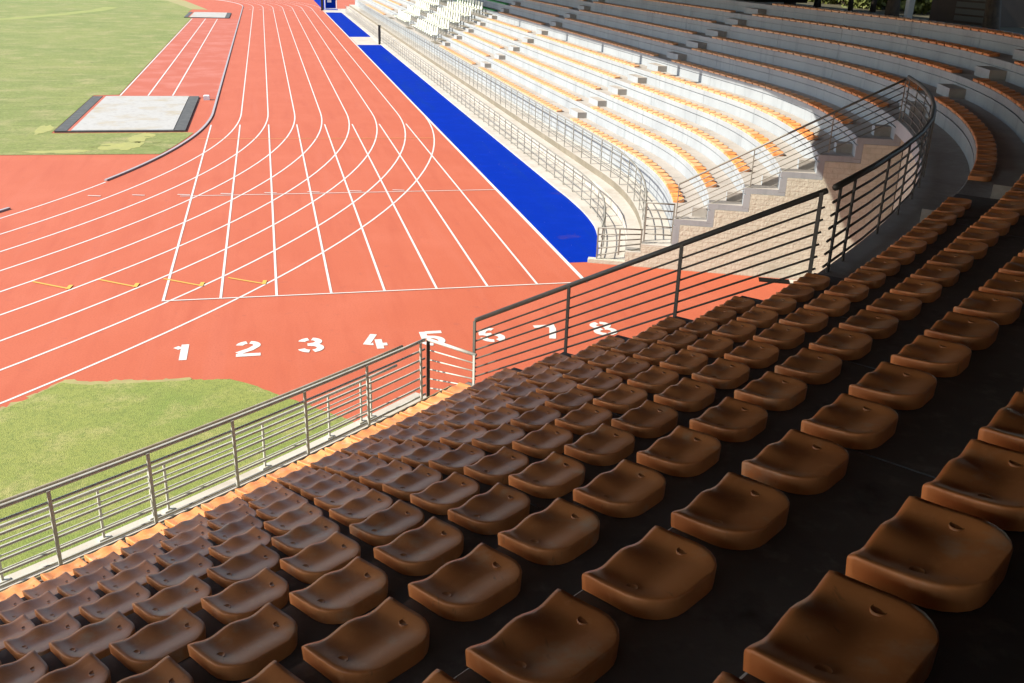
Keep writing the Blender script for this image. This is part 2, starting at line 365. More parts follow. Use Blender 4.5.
FDZ = {9: -.03, 10: -.07}
for k in range(11):
    tier(far, k, -23.6 if k < 7 else -45.49, 104, M['tread'], FDZ.get(k, 0), DEEP if k < 10 else 1.1)
# landing behind the gap, on the level of row six
b = MB(); o6 = DEEP * 6
sweep(b, [(o6, nz(6) - .3), (o6, nz(6) - .01), (o6 + .01, nz(6)), (o6 + DEEP - .004, nz(6)), (o6 + DEEP - .004, nz(6) - .3)], [0, 0, 1, 1, 1], -48.44, -23.61)
b.build('landing', [M['riser'], M['tread']], far)
# light floor edge of landing and back wall of the gap with doorways
def wall_u(b, off, u0, u1, z0, z1, th=.2, mi=0):
    us = steps(u0, u1)
    for i in range(len(us) - 1):
        a, c = P(off, us[i]), P(off, us[i + 1]); a2, c2 = P(off + th, us[i]), P(off + th, us[i + 1])
        s0, s1 = arclen(us[i], off), arclen(us[i + 1], off)
        b.face([(*a, z0), (*a, z1), (*c, z1), (*c, z0)], mi, [(s0, z0), (s0, z1), (s1, z1), (s1, z0)])
        b.face([(*a2, z0), (*c2, z0), (*c2, z1), (*a2, z1)], mi, [(s0, z0), (s1, z0), (s1, z1), (s0, z1)])
    for u in (u0, u1):
        a, a2 = P(off, u), P(off + th, u); b.face([(*a, z0), (*a2, z0), (*a2, z1), (*a, z1)], mi, [(0, z0), (th, z0), (th, z1), (0, z1)])
b = MB(); wb = o6 + .25
wall_u(b, wb, -48.4, -41.5, 0, nz(6) - .31); wall_u(b, wb, -39.0, -36.4, 0, nz(6) - .31); wall_u(b, wb, -34.0, -31, 0, nz(6) - .31); wall_u(b, wb, -28.4, -23.7, 0, nz(6) - .31)
wall_u(b, wb, -41.5, -39.0, 2.9, nz(6) - .31); wall_u(b, wb, -36.4, -34.0, 2.9, nz(6) - .31); wall_u(b, wb, -31, -28.4, 2.9, nz(6) - .31)
b.build('back_wall', M['block_wall'], far)
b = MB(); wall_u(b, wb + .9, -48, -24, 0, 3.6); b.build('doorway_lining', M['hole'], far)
def end_wall(name, parent, u, offs, side, m, th=.2):
    """radial wall under stepped tiers; offs = [(off, top)] ascending; face uv in metres"""
    b = MB(); t = Vector((-outward(u)[1], outward(u)[0], 0)) * th * side
    for (a, za), (c, zc) in zip(offs[:-1], offs[1:]):
        p, q = Vector((*P(a, u), 0)), Vector((*P(c, u), 0)); h = Vector((0, 0, za))
        for d in (Vector((0, 0, 0)), t):
            b.face([p + d, q + d, q + d + h, p + d + h], 0, [(a, 0), (c, 0), (c, za), (a, za)])
        b.face([p + h, q + h, q + h + t, p + h + t], 0, [(a, 0), (c, 0), (c, th), (a, th)])
        hz = Vector((0, 0, zc)); b.face([q + h, q + h + t, q + hz + t, q + hz], 0, [(0, za), (th, za), (th, zc), (0, zc)])
    p = Vector((*P(offs[0][0], u), 0)); h = Vector((0, 0, offs[0][1])); b.face([p, p + t, p + t + h, p + h], 0, [(0, 0), (th, 0), (th, offs[0][1]), (0, offs[0][1])])
    p = Vector((*P(offs[-1][0], u), 0)); h = Vector((0, 0, offs[-2][1])); b.face([p, p + t, p + t + h, p + h], 0, [(0, 0), (th, 0), (th, offs[0][1]), (0, offs[0][1])])
    return b.build(name, m, parent)
tops = [(-.02, nz(0) - .17)] + [(DEEP * k + .161, nz(k) - .145) for k in range(0, 7)]
prof_top = [(DEEP * k + .165, nz(k) - .145) for k in range(0, 7)] + [(o6 + .24, 0)]
end_wall('end_wall', far, -23.62, [(-2.1, .1), (-1.15, .36), (-.76, .56), (.165, nz(0) - .145)] + prof_top[1:], 1, M['block_wall'])
end_wall('end_wall', near, -48.44, [(-1.04, .86), (.165, nz(0) - .145)] + prof_top[1:], -1, M['block_wall'])
# step blocks in the aisles
def step_block(parent, k, u0, u1, dz=0):
    o = DEEP * (k + 1); z = nz(k) + dz; b = MB(); us = [inv(arclen(u0, o) + f * (arclen(u1, o) - arclen(u0, o)), o) for f in (0, .5, 1)]
    h = RISE / 2
    for i in range(2):
        a, c, a2, c2 = P(o - .004, us[i]), P(o - .004, us[i + 1]), P(o - .38, us[i]), P(o - .38, us[i + 1])
        b.face([(*a2, z + h), (*c2, z + h), (*c, z + h), (*a, z + h)], 1); b.face([(*a2, z + .002), (*c2, z + .002), (*c2, z + h), (*a2, z + h)], 0)
    for u in (us[0], us[-1]):
        a, a2 = P(o - .004, u), P(o - .38, u); b.face([(*a, z + .002), (*a2, z + .002), (*a2, z + h), (*a, z + h)], 1)
    b.build('step_block', [M['riser'], M['tread']], parent)
for k in range(0, 10):
    for (a, c) in AISLES:
        if a < -45 and k < 6: continue
        if a < -45:
            step_block(far, k, inv(arclen(a, DEEP * k) + .45, DEEP * k), inv(arclen(c, DEEP * k) - .1, DEEP * k)); continue
        if a == -22.3 and k < 6: a, c = -23.2, -21.4
        step_block(far, k, inv(arclen(a, DEEP * k) + .25, DEEP * k), inv(arclen(c, DEEP * k) - .25, DEEP * k), FDZ.get(k, 0))
# front walkway of the far stand and ledge of the near stand
def lerp_tab(u, tab):
    if u <= tab[0][0]: return tab[0][1]
    for (a, x), (c, y) in zip(tab[:-1], tab[1:]):
        if u <= c: return x + (y - x) * (u - a) / (c - a)
    return tab[-1][1]
EDGE = [(-23.6, -1.86), (-13.5, -1.95), (-5, -2.2), (0, -2.28)]
def edge_off(u): return lerp_tab(u, EDGE)
def low_rail_off(u): return edge_off(u) + lerp_tab(u, [(-23.6, .06), (-8, .26), (0, .32)])
b = MB()
sweep(b, lambda u: [(edge_off(u), 0), (edge_off(u), .07), (-1.15, .09), (-1.15, .38), (-.765, .38), (-.765, .60), (-.004, .60), (-.004, 0)], [0, 0, 0, 0, 1, 0, 0, 0], -23.6, 104)
b.build('front_walkway', [M['slab'], M['band']], far)
b = MB()
sweep(b, [(-1.04, 0), (-1.04, .88), (-.34, .88), (-.34, 1.20), (-.004, 1.20), (-.004, 0)], [0, 1, 2, 2, 2, 0], NL, -48.44)
b.build('front_ledge', [M['riser'], M['slab'], M['kerb_brown']], near)
# roof (outside the picture; it throws the shade over both stands)
NEAR_ROOF = ([(-11.63, -15.36), (-9.18, -13.93), (-5.29, -11.43), (-2.01, -9.19), (-0.51, -8.34), (8.82, -1.14), (9.64, -0.83)], [(1, -27), (3, -27.5), (9, -26), (14, -24), (18, -21), (22, -16), (24, -8)], [8.8, 8.6, 8.2, 7.7, 7.6, 7.4, 7.4], 7.95)
FAR_ROOF = ([(7.03, -1.19), (7.86, -0.89), (9.61, 1.57), (11.1, 3.8), (11.73, 8), (11.73, 14), (11.73, 112)], [(22, -16), (24.5, -8), (26.5, -2), (27.4, 6), (27.6, 10), (27.6, 14), (27.6, 112)], 8.9, 8.4)
def roof(parent, e, k, zf, zb):
    b = MB(); zf = zf if isinstance(zf, list) else [zf] * len(e)
    for i in range(len(e) - 1):
        A, B, Cc, D = e[i], e[i + 1], k[i + 1], k[i]; za, zc = zf[i], zf[i + 1]
        b.face([(*A, za), (*D, zb), (*Cc, zb), (*B, zc)]); b.face([(*A, za + .25), (*B, zc + .25), (*Cc, zb + .35), (*D, zb + .35)])
        b.face([(*A, za), (*B, zc), (*B, zc + .25), (*A, za + .25)]); b.face([(*D, zb), (*D, zb + .35), (*Cc, zb + .35), (*Cc, zb)])
    for A, D, z in ((e[0], k[0], zf[0]), (e[-1], k[-1], zf[-1])): b.face([(*A, z), (*A, z + .25), (*D, zb + .35), (*D, zb)])
    b.build('roof', M['roof'], parent)
roof(near, *NEAR_ROOF); roof(far, *FAR_ROOF)
# lamp brackets on the roof edge of the far stand, whose small shadows notch the sunlit tier
for y in (19.3, 15.1, 13.0, 30.5, 41, 24.5):
    b = MB(); b.box((11.44, y, 9.02), (.36, 0, 0), (0, .13, 0), (0, 0, .14)); b.box((11.14, y, 8.8), (.12, 0, 0), (0, .2, 0), (0, 0, .1)); b.build('roof_bracket', M['dark_metal'], far)
# unseen wall added behind the near stand to keep light off its seats
b = MB(); us = steps(-64, -32); ro = DEEP * 10 + 3.9
for i in range(len(us) - 1):
    a, c = P(ro, us[i]), P(ro, us[i + 1]); b.face([(*a, 0), (*c, 0), (*c, 7.94), (*a, 7.94)])
b.build('added_shade_wall', M['panel'], near)

# ------------------------------------------------------------------ railings
def railing(name_label, path_top, base, post_at, nbars, drop, parent=None, m=None, top_m=None, post_w=.03, top_r=.032, bar_r=.017, h=None, top_frac=None):
    """path_top(t)->top point, base(t)->foot point for t in a list; posts at the listed t"""
    t = thing('railing', name_label, 'railing')
    ts = path_top['t']; f = path_top['f']
    b = MB(); b.tube([f(x)[0] for x in ts], top_r, 8); b.build('top_rail', top_m or m, t, True)
    for j in range(nbars):
        q = drop[0] + (drop[1] - drop[0]) * j / max(1, nbars - 1)
        b = MB()
        b.tube([Vector(f(x)[0]).lerp(Vector(f(x)[1]), q) for x in ts], bar_r, 6); b.build('horizontal_bar', m, t, True)
    for x in post_at:
        tp, ft, tg = map(Vector, f(x)); tg.normalize(); n = tg.cross(Vector((0, 0, 1))).normalized()
        d = (tp - ft); b = MB(); off = n * (bar_r + .012)
        b.box((tp + ft) / 2 + off, tg * post_w, n * .009, d / 2); b.build('post', m, t)
    return t
def curve_rail(off_, z_top, z_base, lean=0.0):
    def f(u):
        off = off_(u) if callable(off_) else off_
        a, c = P(off - lean, u), P(off, u); o = outward(u)
        return (*a, z_top), (*c, z_base), (-o[1], o[0], 0)
    return f
def frange(a, c, d):
    r = []; x = a
    while (x < c - 1e-9) if d > 0 else (x > c + 1e-9): r.append(x); x += d
    return r
# near low railing with its second, outer frame
f = curve_rail(-.70, 1.90, .95, .02)
low = railing('light grey galvanised railing in front of the sunlit front row, left of the corner post', {'t': frange(-66, -48.6, .5) + [-48.6], 'f': f}, None, [-48.72 - 1.12 * i for i in range(12)], 6, (.16, .94), m=M['galv'], top_m=M['galv'], post_w=.02, top_r=.026)
b = MB(); b.tube([(*P(-.80, u), 1.90) for u in frange(-66, -48.8, .5)], .024, 8); b.build('outer_rail', M['rust'], low, True)
b = MB(); b.tube([(*P(-.92, u), 1.56) for u in frange(-66, -48.9, .5)], .022, 8); b.build('outer_rail', M['galv'], low, True)
for i in range(12):
    for du in (.42, .62):
        u = -49.0 - 1.12 * i - du + (.2 if i % 3 else -.1)
        if du > .5 and i % 3: continue
        a = P(-.95, u); o = outward(u); b = MB()
        b.box((*a, 1.22), (-o[1] * .014, o[0] * .014, 0), (o[0] * .01, o[1] * .01, 0), (0, 0, .34)); b.box((*a, .895), (-o[1] * .07, o[0] * .07, 0), (o[0] * .04, o[1] * .04, 0), (0, 0, .014)); b.build('outer_post', M['galv'], low)
for z in (1.03, 1.20, 1.37):
    b = MB(); b.tube([(*P(-.95, u), z) for u in frange(-66, -49.3, .5)], .010, 6); b.build('outer_bar', M['galv'], low, True)
# the return at the corner
def rad_rail(u, o0, o1, z0, z1, h0, h1):
    def f(t):
        o = o0 + (o1 - o0) * t; z = z0 + (z1 - z0) * t; h = h0 + (h1 - h0) * t; w = outward(u)
        return (*P(o, u), z), (*P(o, u), z - h), (w[0], w[1], (z1 - z0) / (abs(o1 - o0)) if o1 > o0 else 0)
    return f
ret = railing('short railing return with a black corner post at the end of the low railing', {'t': [0, 1], 'f': rad_rail(-48.55, -.70, .22, 1.90, 1.88, .95, .75)}, None, [.98], 5, (.18, .85), m=M['galv'], top_m=M['galv'], post_w=.018, top_r=.026, bar_r=.011)
b = MB(); b.box((*P(-.68, -48.56), 1.41), (.024, 0, 0), (0, .024, 0), (0, 0, .47)); b.build('corner_post', M['dark_metal'], ret)
# sloping side railing of the gap (near side)
railing('sloping railing climbing the near side of the gap, sunlit only at its lower end', {'t': [0, .5, 1], 'f': rad_rail(-48.42, .1, 4.9, 2.36, 5.04, .98, .98)}, None, [0.0, .327, .655, .99], 6, (.19, .92), m=M['shade_toned_rail'], top_m=M['shade_toned_rail'], post_w=.025, top_r=.034, bar_r=.014)
# back railing along the landing
f = curve_rail(o6 + .05, 5.06, nz(6))
def fb(u):
    return f(u)
railing('thick dark railing along the shaded landing behind the gap', {'t': [-48.3, -46.9, -45.4, -42, -38.6, -35, -32, -29.2, -26.6, -24], 'f': fb}, None, [-48.2, -47.7, -46.3, -44.6, -42, -40, -38, -36, -34.5, -31.6, -29, -26.4, -24.1], 6, (.17, .92), m=M['shade_toned_rail'], top_m=M['shade_toned_rail'], post_w=.035, top_r=.04, bar_r=.016)
# sloping railing at the end of the far stand
railing('thin sloping railing down the sunlit end of the far terrace', {'t': [0, 1], 'f': rad_rail(-23.45, .05, 4.95, 2.2, 4.98, .95, .95)}, None, [0, .35, .70, 1.], 6, (.16, .94), m=M['grey_steel'], top_m=M['grey_steel'], post_w=.014, top_r=.026, bar_r=.014)
# front railings of the far stand
f = curve_rail(-.74, 1.66, .60)
us = [inv(arclen(-22.6, -.74) + 1.1 * i, -.74) for i in range(92)]
railing('upper grey railing on the front ledge of the far stand below its first seats', {'t': us, 'f': f}, None, us[:90], 4, (.17, .72), m=M['grey_steel'], post_w=.03, top_r=.026, bar_r=.014)
f = curve_rail(low_rail_off, .92, .08)
us = [inv(arclen(-23.2, -1.96) + 1.1 * i, -1.96) for i in range(65)]
railing('lower grey railing between the blue strip and the front walkway', {'t': us, 'f': f}, None, us, 3, (.3, .88), m=M['grey_steel'], post_w=.03, top_r=.026, bar_r=.014)
f = curve_rail(low_rail_off, .92, .08)
us = [72.5 - 9.66 + 1.1 * i for i in range(30)]
railing('distant end of the lower railing beyond the pale crossing', {'t': us, 'f': f}, None, us, 3, (.3, .88), m=M['grey_steel'], post_w=.03, top_r=.026, bar_r=.014)
railing('short end railing across the front walkway beside the gap', {'t': [0, 1], 'f': rad_rail(-23.3, -1.9, -.75, .92, .95, .82, .55)}, None, [0.02, .5, .98], 4, (.22, .9), m=M['grey_steel'], post_w=.02, top_r=.02)
railing('short end railing across the upper ledge beside the gap', {'t': [0, 1], 'f': rad_rail(-23.3, -.72, .0, 1.66, 1.66, 1.0, 1.0)}, None, [0.02, .98], 4, (.18, .8), m=M['grey_steel'], post_w=.02, top_r=.02)

# ------------------------------------------------------------------ seats
SW, SD = .200, .302
def sstep(a, c, x):
    x = max(0, min(1, (x - a) / (c - a))); return x * x * (3 - 2 * x)
def seat_top(s, v):
    side = sstep(.55, 1, abs(s)); back = sstep(.50, 1, v); fr = 1 - sstep(.0, .6, v)
    rim = .062 + .015 * v; pan = .055 + .008 * v * v - .008 * sin(pi * v)
    e = 1 - (1 - side * (1 - .55 * fr)) * (1 - back)
    return pan + (rim - pan) * e + fr * (.0095 * cos(2 * pi * s * .96)) - (.006 if v < .04 else 0)
def seat_mesh(name, nx, ny, m, simple=False):
    b = MB(); rc = .135
    ys = [SD * (i / ny) for i in range(ny + 1)] if simple else [(SD - rc) * i / (ny - 6) for i in range(ny - 5)] + [SD - rc + rc * sin(RAD(a)) for a in (15, 30, 45, 60, 75, 90)]
    def hw(y): return SW if y <= SD - rc else SW - rc + sqrt(max(0, rc * rc - (y - SD + rc) ** 2))
    def hz(s, y, w): return seat_top(s, y / SD)
    idx = {}
    for j, y in enumerate(ys):
        w = hw(y)
        for i in range(nx + 1):
            s = -1 + 2 * i / nx; s2 = math.copysign(abs(s) ** .8, s); idx[i, j] = len(b.v); b.v.append((s2 * w, y, hz(s2, y, w)))
    J = len(ys) - 1
    for j in range(J):
        for i in range(nx):
            b.f.append((idx[i, j], idx[i + 1, j], idx[i + 1, j + 1], idx[i, j + 1])); b.mi.append(0)
    loop = [idx[i, 0] for i in range(nx)] + [idx[nx, j] for j in range(J)] + [idx[nx - i, J] for i in range(nx)] + [idx[0, J - j] for j in range(J)]
    def ring(dz, sc_, floor=None):
        r = []
        for q in loop:
            x, y, z = b.v[q]; cx, cy = 0, SD * .5
            r.append(len(b.v)); b.v.append((cx + (x - cx) * sc_, cy + (y - cy) * sc_, z + dz if floor is None else floor))
        return r
    rings = [loop] + ([ring(-.004, 1.012), ring(-.012, 1.016), ring(-.012, 1.016)[:0]][:2]) + [ring(0, 1.0, .001)]
    for A, B in zip(rings[:-1], rings[1:]):
        for k in range(len(loop)):
            k2 = (k + 1) % len(loop); b.f.append((A[k], B[k], B[k2], A[k2])); b.mi.append(0)
    me = b.mesh(name, [m], True)
    return me
SEAT = seat_mesh('seat_shell', 18, 15, M['seat'])
def cap_mesh(x):
    b = MB(); n = 14; y, z = .150, seat_top(abs(x) / SW, .150 / SD) + .0022
    def rg(r, zz): 
        i0 = len(b.v); b.v.extend([(x + r * cos(2 * pi * k / n), y + r * sin(2 * pi * k / n), zz) for k in range(n)]); return i0
    r = [rg(.0205, z - .008), rg(.020, z), rg(.0185, z), rg(.0175, z - .0015), rg(.004, z - .0008)]
    for a, c in zip(r[:-1], r[1:]):
        for k in range(n): b.f.append((a + k, a + (k + 1) % n, c + (k + 1) % n, c + k)); b.mi.append(0)
    b.f.append(tuple(r[-1] + k for k in range(n))); b.mi.append(0)
    return b.mesh('bolt_cap', [M['cap']], True)
CAPS = [cap_mesh(-.142), cap_mesh(.142)]
CAM = Vector((2.52496, -21.50956, 7.3556))
YAW, PITCH, ROLL, FPX = .24757585, .37739779, .03469739, 976.186
fw = Vector((sin(YAW) * cos(PITCH), cos(YAW) * cos(PITCH), -sin(PITCH))); rt = Vector((cos(YAW), -sin(YAW), 0)); up = rt.cross(fw)
r2 = rt * cos(ROLL) + up * sin(ROLL); u2 = up * cos(ROLL) - rt * sin(ROLL)
def project(p):
    d = Vector(p) - CAM; z = d.dot(fw)
    if z < .1: return None
    return 512 + FPX * d.dot(r2) / z, 341.5 - FPX * d.dot(u2) / z, z
slots = []      # (row, u, section, x, y, z, angle)
def slot(k, u, sec, dz=0):
    o = outward(u); x, y = P(DEEP * k + .004, u)
    slots.append((k, u, sec, x, y, nz(k) + dz + .002, atan2(-o[0], o[1])))
for k in range(11):
    st = .441 if k < 10 else .4215
    n0 = -30
    for n in range(n0, 60):
        u = -56.1 + st * n + DEG(.200 / (59.8 + DEEP * k)) + (.02 if k == 10 else 0)
        end = -48.55 if k < 7 else -45.85
        if u + DEG(.218 / (59.8 + DEEP * k)) > end: break
        slot(k, u, 'near', .042)
secs = [('corner', -42.9, -22.4), ('end', -19.1, 6.5), ('mid', 8.4, 24.5), ('far', 26.4, 37.7)]
for k in range(11):
    o = DEEP * k
    for nm, a, c in secs:
        if nm == 'corner' and k < 7 or k == 10 and nm in ('mid', 'far'): continue
        s0, s1 = arclen(a, o), arclen(c, o); n = int((s1 - s0) / .5); 
        for i in range(n): slot(k, inv(s0 + .25 + (s1 - s0 - .5) * i / max(1, n - 1), o), nm, FDZ.get(k, 0))
    for a, c in (() if k == 10 else ((39.5, 90),) if k >= 5 else ((72, 90),)):
        for i in range(int((c - a) / .5)): slot(k, a + .5 * i, 'farthest', FDZ.get(k, 0))
seen = []; rest = []
for s in slots:
    q = project((s[3], s[4], s[5] + .05)); o = outward(s[1])
    ok = False
    if q:
        m = .24 * FPX / q[2]
        ok = -m * .9 < q[0] < 1024 + m * .9 and -m * .4 < q[1] < 683 + m * .4
    if ok: seen.append((q[2], q, s))
    elif q is None or s[2] != 'near' or q[2] < 14: rest.append(s)
    else: rest.append(s)
seen.sort(key=lambda e: e[0])
own, more = seen[:300], seen[300:]
rest += [e[2] for e in more]
ORD = ['first', 'second', 'third', 'fourth', 'fifth', 'sixth', 'seventh', 'eighth', 'ninth', 'tenth', 'eleventh', 'twelfth', 'thirteenth', 'fourteenth', 'fifteenth', 'sixteenth', 'seventeenth', 'eighteenth', 'nineteenth', 'twentieth']
TENS = {20: 'twenty', 30: 'thirty', 40: 'forty', 50: 'fifty'}
def ordinal(n):
    if n <= 20: return ORD[n - 1]
    t = n // 10 * 10; r = n % 10
    return TENS[t] + '-' + ORD[r - 1] if r else {30: 'thirtieth', 40: 'fortieth', 50: 'fiftieth'}[t]
ROWN = ['front'] + [ORD[i] for i in range(1, 11)]
byrow = {}
for z, q, s in own: byrow.setdefault((s[0], s[2]), []).append((s[1], z, q, s))
for (k, sec), L in byrow.items():
    L.sort(key=lambda e: e[0])
    for i, (u, z, q, s) in enumerate(L):
        n = ordinal(i + 1)
        if sec == 'near':
            if k == 0: lab = 'sunlit orange seat, %s from left in the front row by the railing' % n
            else: lab = 'shaded brown seat, %s from left, %s row of the foreground stand' % (n, ROWN[k])
        else:
            if sec == 'corner':
                lab = 'shaded orange seat, %s past the aisle, %s row up behind the landing' % (ordinal(i + 1), ORD[k - 7])
            else:
                lab = 'orange seat, %s row of the far terrace, %s from the gap' % (ROWN[k], n)
        o = link('stadium_seat', SEAT); o.location = (s[3] + random.gauss(0, .003), s[4] + random.gauss(0, .003), s[5] + .001)
        o.rotation_euler = (abs(random.gauss(0, .006)), random.gauss(0, .004), s[6] + random.gauss(0, .012))
        tag(o, lab, 'seat', 'plastic seats in rows on the concrete terraces')
        if z < 13.5:
            for c in CAPS: link('bolt_cap', c, o)
# all other seats: one object
def join_copies(name, me_parts, places, mats):
    src = [([v.co.copy() for v in me.vertices], [tuple(p.vertices) for p in me.polygons]) for me in me_parts]
    V = []; F = []; MI = []; 
    for (x, y, z, a, j, mi) in places:
        b0 = len(V); ca, sa = cos(a), sin(a)
        V += [(x + c.x * ca - c.y * sa, y + c.x * sa + c.y * ca, z + c.z) for c in src[j][0]]
        F += [tuple(b0 + i for i in f) for f in src[j][1]]; MI += [mi] * len(src[j][1])
    me = bpy.data.meshes.new(name); me.from_pydata(V, [], F)
    for m in mats: me.materials.append(m)
    me.polygons.foreach_set('material_index', MI); me.polygons.foreach_set('use_smooth', [True] * len(F)); me.update()
    return link(name, me)
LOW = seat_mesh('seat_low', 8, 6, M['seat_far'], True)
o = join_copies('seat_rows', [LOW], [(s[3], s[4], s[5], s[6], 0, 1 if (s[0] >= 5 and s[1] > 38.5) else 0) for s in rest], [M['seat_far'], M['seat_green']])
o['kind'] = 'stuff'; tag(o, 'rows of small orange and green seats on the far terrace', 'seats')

# white chairs with backs
b = MB()
b.box((0, .24, .42), (.24, 0, 0), (0, .22, 0), (0, 0, .03)); CH_SEAT = b.mesh('chair_seat', [M['white_chair']])
b = MB()
b.box((0, .47, .68), (.24, 0, 0), (0, .025, .0), (0, .03, .26)); CH_BACK = b.mesh('chair_back', [M['white_chair']])
CH_LEG = []
for sx in (-.17, .17):
    b = MB(); b.box((sx, .30, .195), (.02, 0, 0), (0, .03, 0), (0, 0, .193)); CH_LEG.append(b.mesh('leg', [M['galv']]))
k_ = 0
CNAMES = [(41.9, 52.6, 'nearer'), (56.0, 65.0, 'farther')]
for (a, c, nm) in CNAMES:
    for k in range(0, 5):
        n = int((c - a) / 1.05)
        for i in range(n):
            u = a + 1.05 * i; x, y = P(DEEP * k + .05, u)
            t = thing('spectator_chair', 'white chair with backrest, %s along the %s row of the %s white block' % (ordinal(i + 1), ROWN[k], nm), 'chair', (x, y, nz(k)), 'white chairs with backs on the far terrace')
            t.rotation_euler = (0, 0, -pi / 2 + random.uniform(-.06, .06))
            link('chair_seat', CH_SEAT, t); link('chair_back', CH_BACK, t); [link('leg', q, t) for q in CH_LEG]
# dark stair flights either side of the white chairs
for (a, c) in ((39.6, 41.6), (53.2, 55.4), (66, 68)):
    b = MB()
    for k in range(0, 5):
        for j in range(2):
            o0 = DEEP * k + DEEP / 2 * j + .0; z = nz(k) + RISE / 2 * j
            b.box((14.09 + o0 + .204, 9.66 + (a + c) / 2, z + .014), (.2, 0, 0), (0, (c - a) / 2, 0), (0, 0, .012))
    b.build('stair_tread', M['band'], far)

# ------------------------------------------------------------------ things behind and beside
bank_us = steps(-45, 104)
sheet('rear_bank', [P(8.75, u) for u in bank_us] + [(300, 114), (300, -60), (60, -60)], 5.3, M['earth'])
# brown booth on the top tier
bt = thing('booth', 'dark brown panelled booth on the top tier of the far stand', 'booth', (22.6, 18.4, 5.82))
b = MB(); b.box((1.4, 27, 1.2), (1.2, 0, 0), (0, 26.8, 0), (0, 0, 1.2)); b.build('booth_body', M['hole'], bt)
for i in range(13):
    b = MB(); b.box((.0, 2.6 + 4.1 * i, 1.2), (.04, 0, 0), (0, 1.98, 0), (0, 0, 1.15)); b.build('wall_panel', M['panel'], bt)
sh = thing('slatted_shed', 'dark shed with grey horizontal slats behind the top row of the stand', 'shed', (30.5, 15.4, 5.3))
b = MB(); b.box((1.5, 0, 2), (1.5, 0, 0), (0, 2.1, 0), (0, 0, 2)); b.build('shed_body', M['panel'], sh)
for i in range(14):
    b = MB(); b.box((-.03, -.75, .2 + .27 * i), (.02, 0, 0), (0, 1.15, 0), (0, 0, .1)); b.build('slat', M['slat'], sh)
po = thing('white_post', 'tall white post standing behind the top row beside the slatted shed', 'post', (29.9, 18.15, 5.3))
b = MB(); b.box((0, 0, 2), (.13, 0, 0), (0, .13, 0), (0, 0, 2)); b.build('shaft', M['white'], po)
b = MB(); b.box((0, 0, 4.04), (.16, 0, 0), (0, .16, 0), (0, 0, .04)); b.build('cap', M['white'], po)
# trees and shrubs
def leaf_mesh(name, n, rad, seed, leaf=.10, clumps=26):
    rnd = random.Random(seed); b = MB(); cl = []
    for i in range(clumps):
        a = rnd.random() * 2 * pi; e = rnd.uniform(-.6, 1.2); r = rnd.uniform(.45, .95)
        cl.append((rad[0] * r * cos(a) * cos(e), rad[1] * r * sin(a) * cos(e), rad[2] * r * sin(e), rnd.uniform(.25, .5)))
    for i in range(n):
        cx, cy, cz, cr = rnd.choice(cl); g = lambda: rnd.gauss(0, .55)
        c = Vector((cx + g() * cr * rad[0], cy + g() * cr * rad[1], cz + g() * cr * rad[2] * .8))
        a = Vector((rnd.gauss(0, 1), rnd.gauss(0, 1), rnd.gauss(0, .6))).normalized(); q = a.orthogonal().normalized(); q.rotate(Matrix.Rotation(rnd.random() * 6.28, 3, a))
        w = a.cross(q); s = leaf * rnd.uniform(.7, 1.5)
        b.face([c - q * s, c + w * s * .5, c + q * s, c - w * s * .5])
    return b.mesh(name, [M['leaf']])
CROWN = [leaf_mesh('crown', 5200, (2.6, 2.6, 2.0), i, .13) for i in range(3)]
BUSH = [leaf_mesh('foliage', 4200, (1.7, 1.7, 1.3), 10 + i, .12, 20) for i in range(3)]
trees = [(27.2, 23.7, .26, 'dark tree trunk behind the top row, nearest the brown booth'), (27.0, 15.05, .26, 'broad dark tree trunk rising behind the top row seats near the white post'),
         (30.0, 26.2, .12, 'thin dark tree among sunlit leaves behind the top row'), (30.4, 23.6, .11, 'thin slanting tree between the two broad trunks'), (31.5, 23.4, .13, 'slender dark tree left of the broad trunk by the white post'),
         (26.6, 8.6, .26, 'thick brownish tree trunk behind the right end of the top row'), (33, 36, .15, 'thin tree far back beside the brown booth'), (28.6, 11.2, .12, 'thin leaning tree in front of the slatted shed'), (31, 27.6, .10, 'thinnest tree stem in the bright gap behind the top row')]
for i, (x, y, r, lab) in enumerate(trees):
    t = thing('tree', lab, 'tree', (x, y, 5.25))
    ln = random.uniform(-.5, .5)
    b = MB(); h = random.uniform(4.6, 5.6)
    b.tube([(0, 0, -.1), (ln * .15, .02, .8), (ln * .5, .1, h * .5), (ln, .05, h)], [r * 1.25, r, r * .85, r * .5], 10)
    for q in range(5):
        a = q * 1.3 + i; z0 = h * (.55 + .1 * q * .8)
        b.tube([(ln * z0 / h, 0, z0), (ln + cos(a) * .8, sin(a) * .8, z0 + .7), (ln + cos(a) * 1.6, sin(a) * 1.6, z0 + 1.1)], [r * .45, r * .3, r * .12], 6)
    b.build('trunk', M['bark'], t, True)
    c = link('crown', CROWN[i % 3], t); c.location = (ln, 0, h + 1.0); c.rotation_euler = (0, 0, i * 1.1)
shr = [(34.6 + 1.3 * (q % 2), 14 + 2.15 * q) for q in range(22)]
for i, (x, y) in enumerate(shr):
    t = thing('shrub', 'sunlit green shrub behind the stand, %s of the row from the booth' % ordinal(i + 1), 'shrub', (x, y, 5.25), 'shrubs growing behind the stand')
    b = MB()
    for q in range(4): b.tube([(0, 0, -.1), (.3 * cos(q * 1.6), .3 * sin(q * 1.6), .8), (.7 * cos(q * 1.6), .7 * sin(q * 1.6), 1.7)], [.06, .045, .02], 6)
    b.build('stem', M['bark'], t)
    c = link('foliage', BUSH[i % 3], t); c.location = (0, 0, .95); c.rotation_euler = (0, 0, i * 2.1)
    for p_ in (0,): c.scale = (1.15, 1.15, 1.2)
